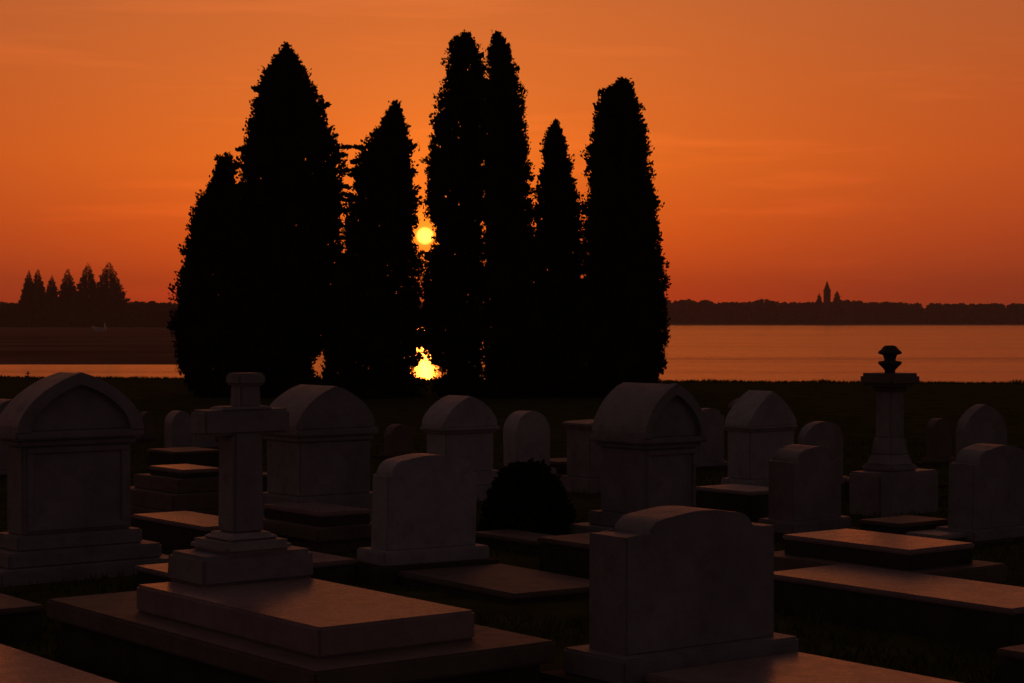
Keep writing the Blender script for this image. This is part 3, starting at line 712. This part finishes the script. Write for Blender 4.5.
for i in range(620):
    px = rnd.uniform(-160, 1180); Y = rnd.uniform(1462, 1560); x = (px - CX) / F * Y
    hpx = 302.2 + 1.5 * noise.noise(Vector((px * .02, 0, 0))) + (1.5 if px > 900 else 0) - max(0, rnd.gauss(0, .5))
    for bx, bw, bh in ((688, 7, 3), (705, 5, 3), (762, 7, 3), (842, 14, 2.5), (660, 12, 3)):
        hpx -= bh * math.exp(-((px - bx) / bw) ** 2)
    h = AT(px, hpx, Y).z
    tr.append((x, Y, -.5, h + .5 - 1.2, rnd.uniform(4, 8)))
wood('far_wood', 'hazy wood along the far shore of the lagoon under the orange sky', tr, 3.4, 90)
tr = []
for i in range(420):
    px = rnd.uniform(-260, 330); Y = rnd.uniform(855, 930); x = (px - CX) / F * Y
    hpx = 304 + 2.0 * noise.noise(Vector((px * .03, 4, 0))) - max(0, rnd.gauss(0, .8)) + (3 if px < 5 else 0)
    tr.append((x, Y, -1.1, AT(px, hpx, Y).z + 1.1 - .5, rnd.uniform(3, 6)))
wood('far_hedge', 'dark low wood along the back of the field behind the cemetery, left', tr, 1.9, 120)

def conifer(label, px, pyt, hw, Y, pyb=310, n=1500, group=None):
    n = n * 4
    zt = AT(px, pyt, Y).z; zb = -1.0; x = (px - CX) / F * Y; rmax = hw * Y / F; rnd = random.Random(px)
    vs, fs = [], []; zc0 = AT(px, pyb, Y).z
    for i in range(n):
        t = 1 - math.sqrt(rnd.random()); a = rnd.uniform(0, 6.283)
        tier = .74 + .30 * ((t * 7 + a * .2 + px * .37) % 1) + .18 * noise.noise(Vector((math.cos(a) * 2 + px, math.sin(a) * 2, t * 6)))
        r = rmax * 1.12 * (1 - t) ** .78 * tier * rnd.uniform(.2, 1.04) + .05
        q = Vector((r * math.cos(a), r * math.sin(a), zc0 - zb + (zt - zc0) * t))
        s = rnd.uniform(.5, 1.3) * (.35 + .9 * (1 - t)) * Y / 700; d = Vector((math.cos(a), math.sin(a), rnd.uniform(-.1, .6))).normalized()
        sd = d.cross(Vector((rnd.gauss(0, 1), rnd.gauss(0, 1), rnd.gauss(0, 1)))).normalized() * s * .35
        b = len(vs); vs += [tuple(q - d * s * .5), tuple(q + sd), tuple(q + d * s * .5), tuple(q - sd)]; fs.append((b, b + 1, b + 2, b + 3))
    root = bpy.data.objects.new('conifer_tree', None); C.objects.link(root); root.location = (x, Y, zb); tag(root, label, 'tree', group)
    raw_obj('crown', vs, fs, M_WOOD, root)
    tv, tf = trunk_mesh(0, 0, -.2, (zt - zb) * .9, .35, .06, rnd, 6, rmax); raw_obj('trunk', tv, tf, M_BARK, root)
GP = 'pointed trees on the far left field'
conifer('leftmost small pointed tree of the far row at left', 29, 270, 10, 835, n=1300, group=GP)
conifer('second from left in the far row, narrow pointed tree touching the leftmost', 38, 268, 11, 840, n=1300, group=GP)
conifer('lowest pointed tree of the far row, third from left', 52, 275, 10, 845, n=1200, group=GP)
conifer('rounder pointed tree in the middle of the far row, fourth from left', 68, 268, 13, 837, n=1500, group=GP)
conifer('tall pointed tree second from the right end of the far row', 88, 262, 16, 831, n=1900, group=GP)
conifer('tall broad pointed tree at the right end of the far row', 109, 261, 20, 827, n=2300, group=GP)
conifer('pointed tree just left of the distant church tower', 819, 293, 5, 1445, 314, 500)
conifer('pointed tree just right of the distant church tower', 837, 290, 7, 1445, 314, 600)

# church on the far shore
Y = 1456; cx = (827 - CX) / F * Y; px1 = Y / F
ch = bpy.data.objects.new('church', None); C.objects.link(ch); ch.location = (cx, Y, -.2)
tag(ch, 'distant church with a slim spired bell tower above the far wood', 'church')
zt = AT(827, 281, Y).z + .2; zs = AT(827, 290, Y).z + .2
bm = bmesh.new(); add_box(bm, -2.3, 2.3, -2.3, 2.3, 0, zs, 0); add_box(bm, -2.6, 2.6, -2.6, 2.6, zs - .6, zs + .1, 0); tw = mesh_obj('bell_tower', bm, M_BRICK, ch)
bm = bmesh.new(); add_box(bm, -.6, .6, -2.4, -2.2, zs - 4.2, zs - 1.6, 0); mesh_obj('belfry_opening', bm, M_BARK, tw)
bm = bmesh.new(); bmesh.ops.create_cone(bm, cap_ends=True, segments=8, radius1=2.5, radius2=.1, depth=zt - zs, matrix=Matrix.Translation((0, 0, (zs + zt) / 2))); mesh_obj('spire', bm, M_TILE, tw)
bm = bmesh.new(); add_box(bm, 3, 20, -5, 5, 0, 9, 0); nv = mesh_obj('nave', bm, M_BRICK, ch)
bm = bmesh.new(); v_ = [bm.verts.new(p) for p in [(2.6, -5.5, 9.02), (20.4, -5.5, 9.02), (20.4, 5.5, 9.02), (2.6, 5.5, 9.02), (2.6, 0, 14), (20.4, 0, 14)]]
for f in ((0, 1, 5, 4), (2, 3, 4, 5), (0, 4, 3), (1, 2, 5), (0, 3, 2, 1)): bm.faces.new([v_[i] for i in f])
mesh_obj('nave_roof', bm, M_TILE, ch)

# tiny boat drawn up on the field, and the post on the near bank
b0 = P(99, 332, -1.0); 
bt = bpy.data.objects.new('small_boat', None); C.objects.link(bt); bt.location = b0
tag(bt, 'tiny pale boat with a short upright mast lying on the far left field', 'boat')
k = b0.y / F
bm = bmesh.new(); ring = []
for (x, hw_, z0_, z1_) in ((-7, .1, 1.0, 1.5), (-5, .8, .3, 1.2), (0, 1.2, 0, 1.0), (5, 1.1, .1, 1.1), (7, .8, .4, 1.3)):
    ring.append([bm.verts.new((x * k, -hw_, z1_)), bm.verts.new((x * k, -hw_ * .5, z0_)), bm.verts.new((x * k, hw_ * .5, z0_)), bm.verts.new((x * k, hw_, z1_))])
for a, b in zip(ring, ring[1:]):
    for i in range(4): bm.faces.new((a[i], a[(i + 1) % 4], b[(i + 1) % 4], b[i]))
bm.faces.new(ring[0]); bm.faces.new(ring[-1][::-1]); mesh_obj('hull', bm, M_HULL, bt)
bm = bmesh.new(); add_box(bm, 5.2 * k, 6.4 * k, -.12, .12, .9, 9 * k, 0); mesh_obj('mast', bm, M_HULL, bt)

pb = AT(28, 379, 56.5); ps = bpy.data.objects.new('bank_post', None); C.objects.link(ps); ps.location = (pb.x, 56.5, -.1)
tag(ps, 'thin wooden post with a short crossbar standing on the bank edge at left', 'post')
k = 56.5 / F; zz = AT(28, 371, 56.5).z + .1
bm = bmesh.new(); add_box(bm, -.014, .014, -.014, .014, 0, zz, .003); mesh_obj('post', bm, M_TIMBER, ps)
bm = bmesh.new(); add_box(bm, -2.0 * k, 2.0 * k, -.04, -.015, zz - .08, zz - .05, .003); mesh_obj('crossbar', bm, M_TIMBER, ps)

# ======================================================= AIR
bm = bmesh.new(); add_box(bm, -1900, 1900, -450, 1860, -3.2, 42, 0)
hm = bpy.data.materials.new('haze_air'); hm.use_nodes = True; hn = hm.node_tree; hn.nodes.clear()
ho = hn.nodes.new('ShaderNodeOutputMaterial'); pv = hn.nodes.new('ShaderNodeVolumePrincipled')
pv.inputs['Color'].default_value = (.8, .74, .72, 1); pv.inputs['Density'].default_value = .00028; pv.inputs['Anisotropy'].default_value = .45
hn.links.new(pv.outputs[0], ho.inputs['Volume'])
hz_ = mesh_obj('haze', bm, hm); tag(hz_, 'thin dusk haze over the lagoon', 'haze', kind='stuff')
S.cycles.volume_step_rate = 4
S.cycles.use_denoising = True
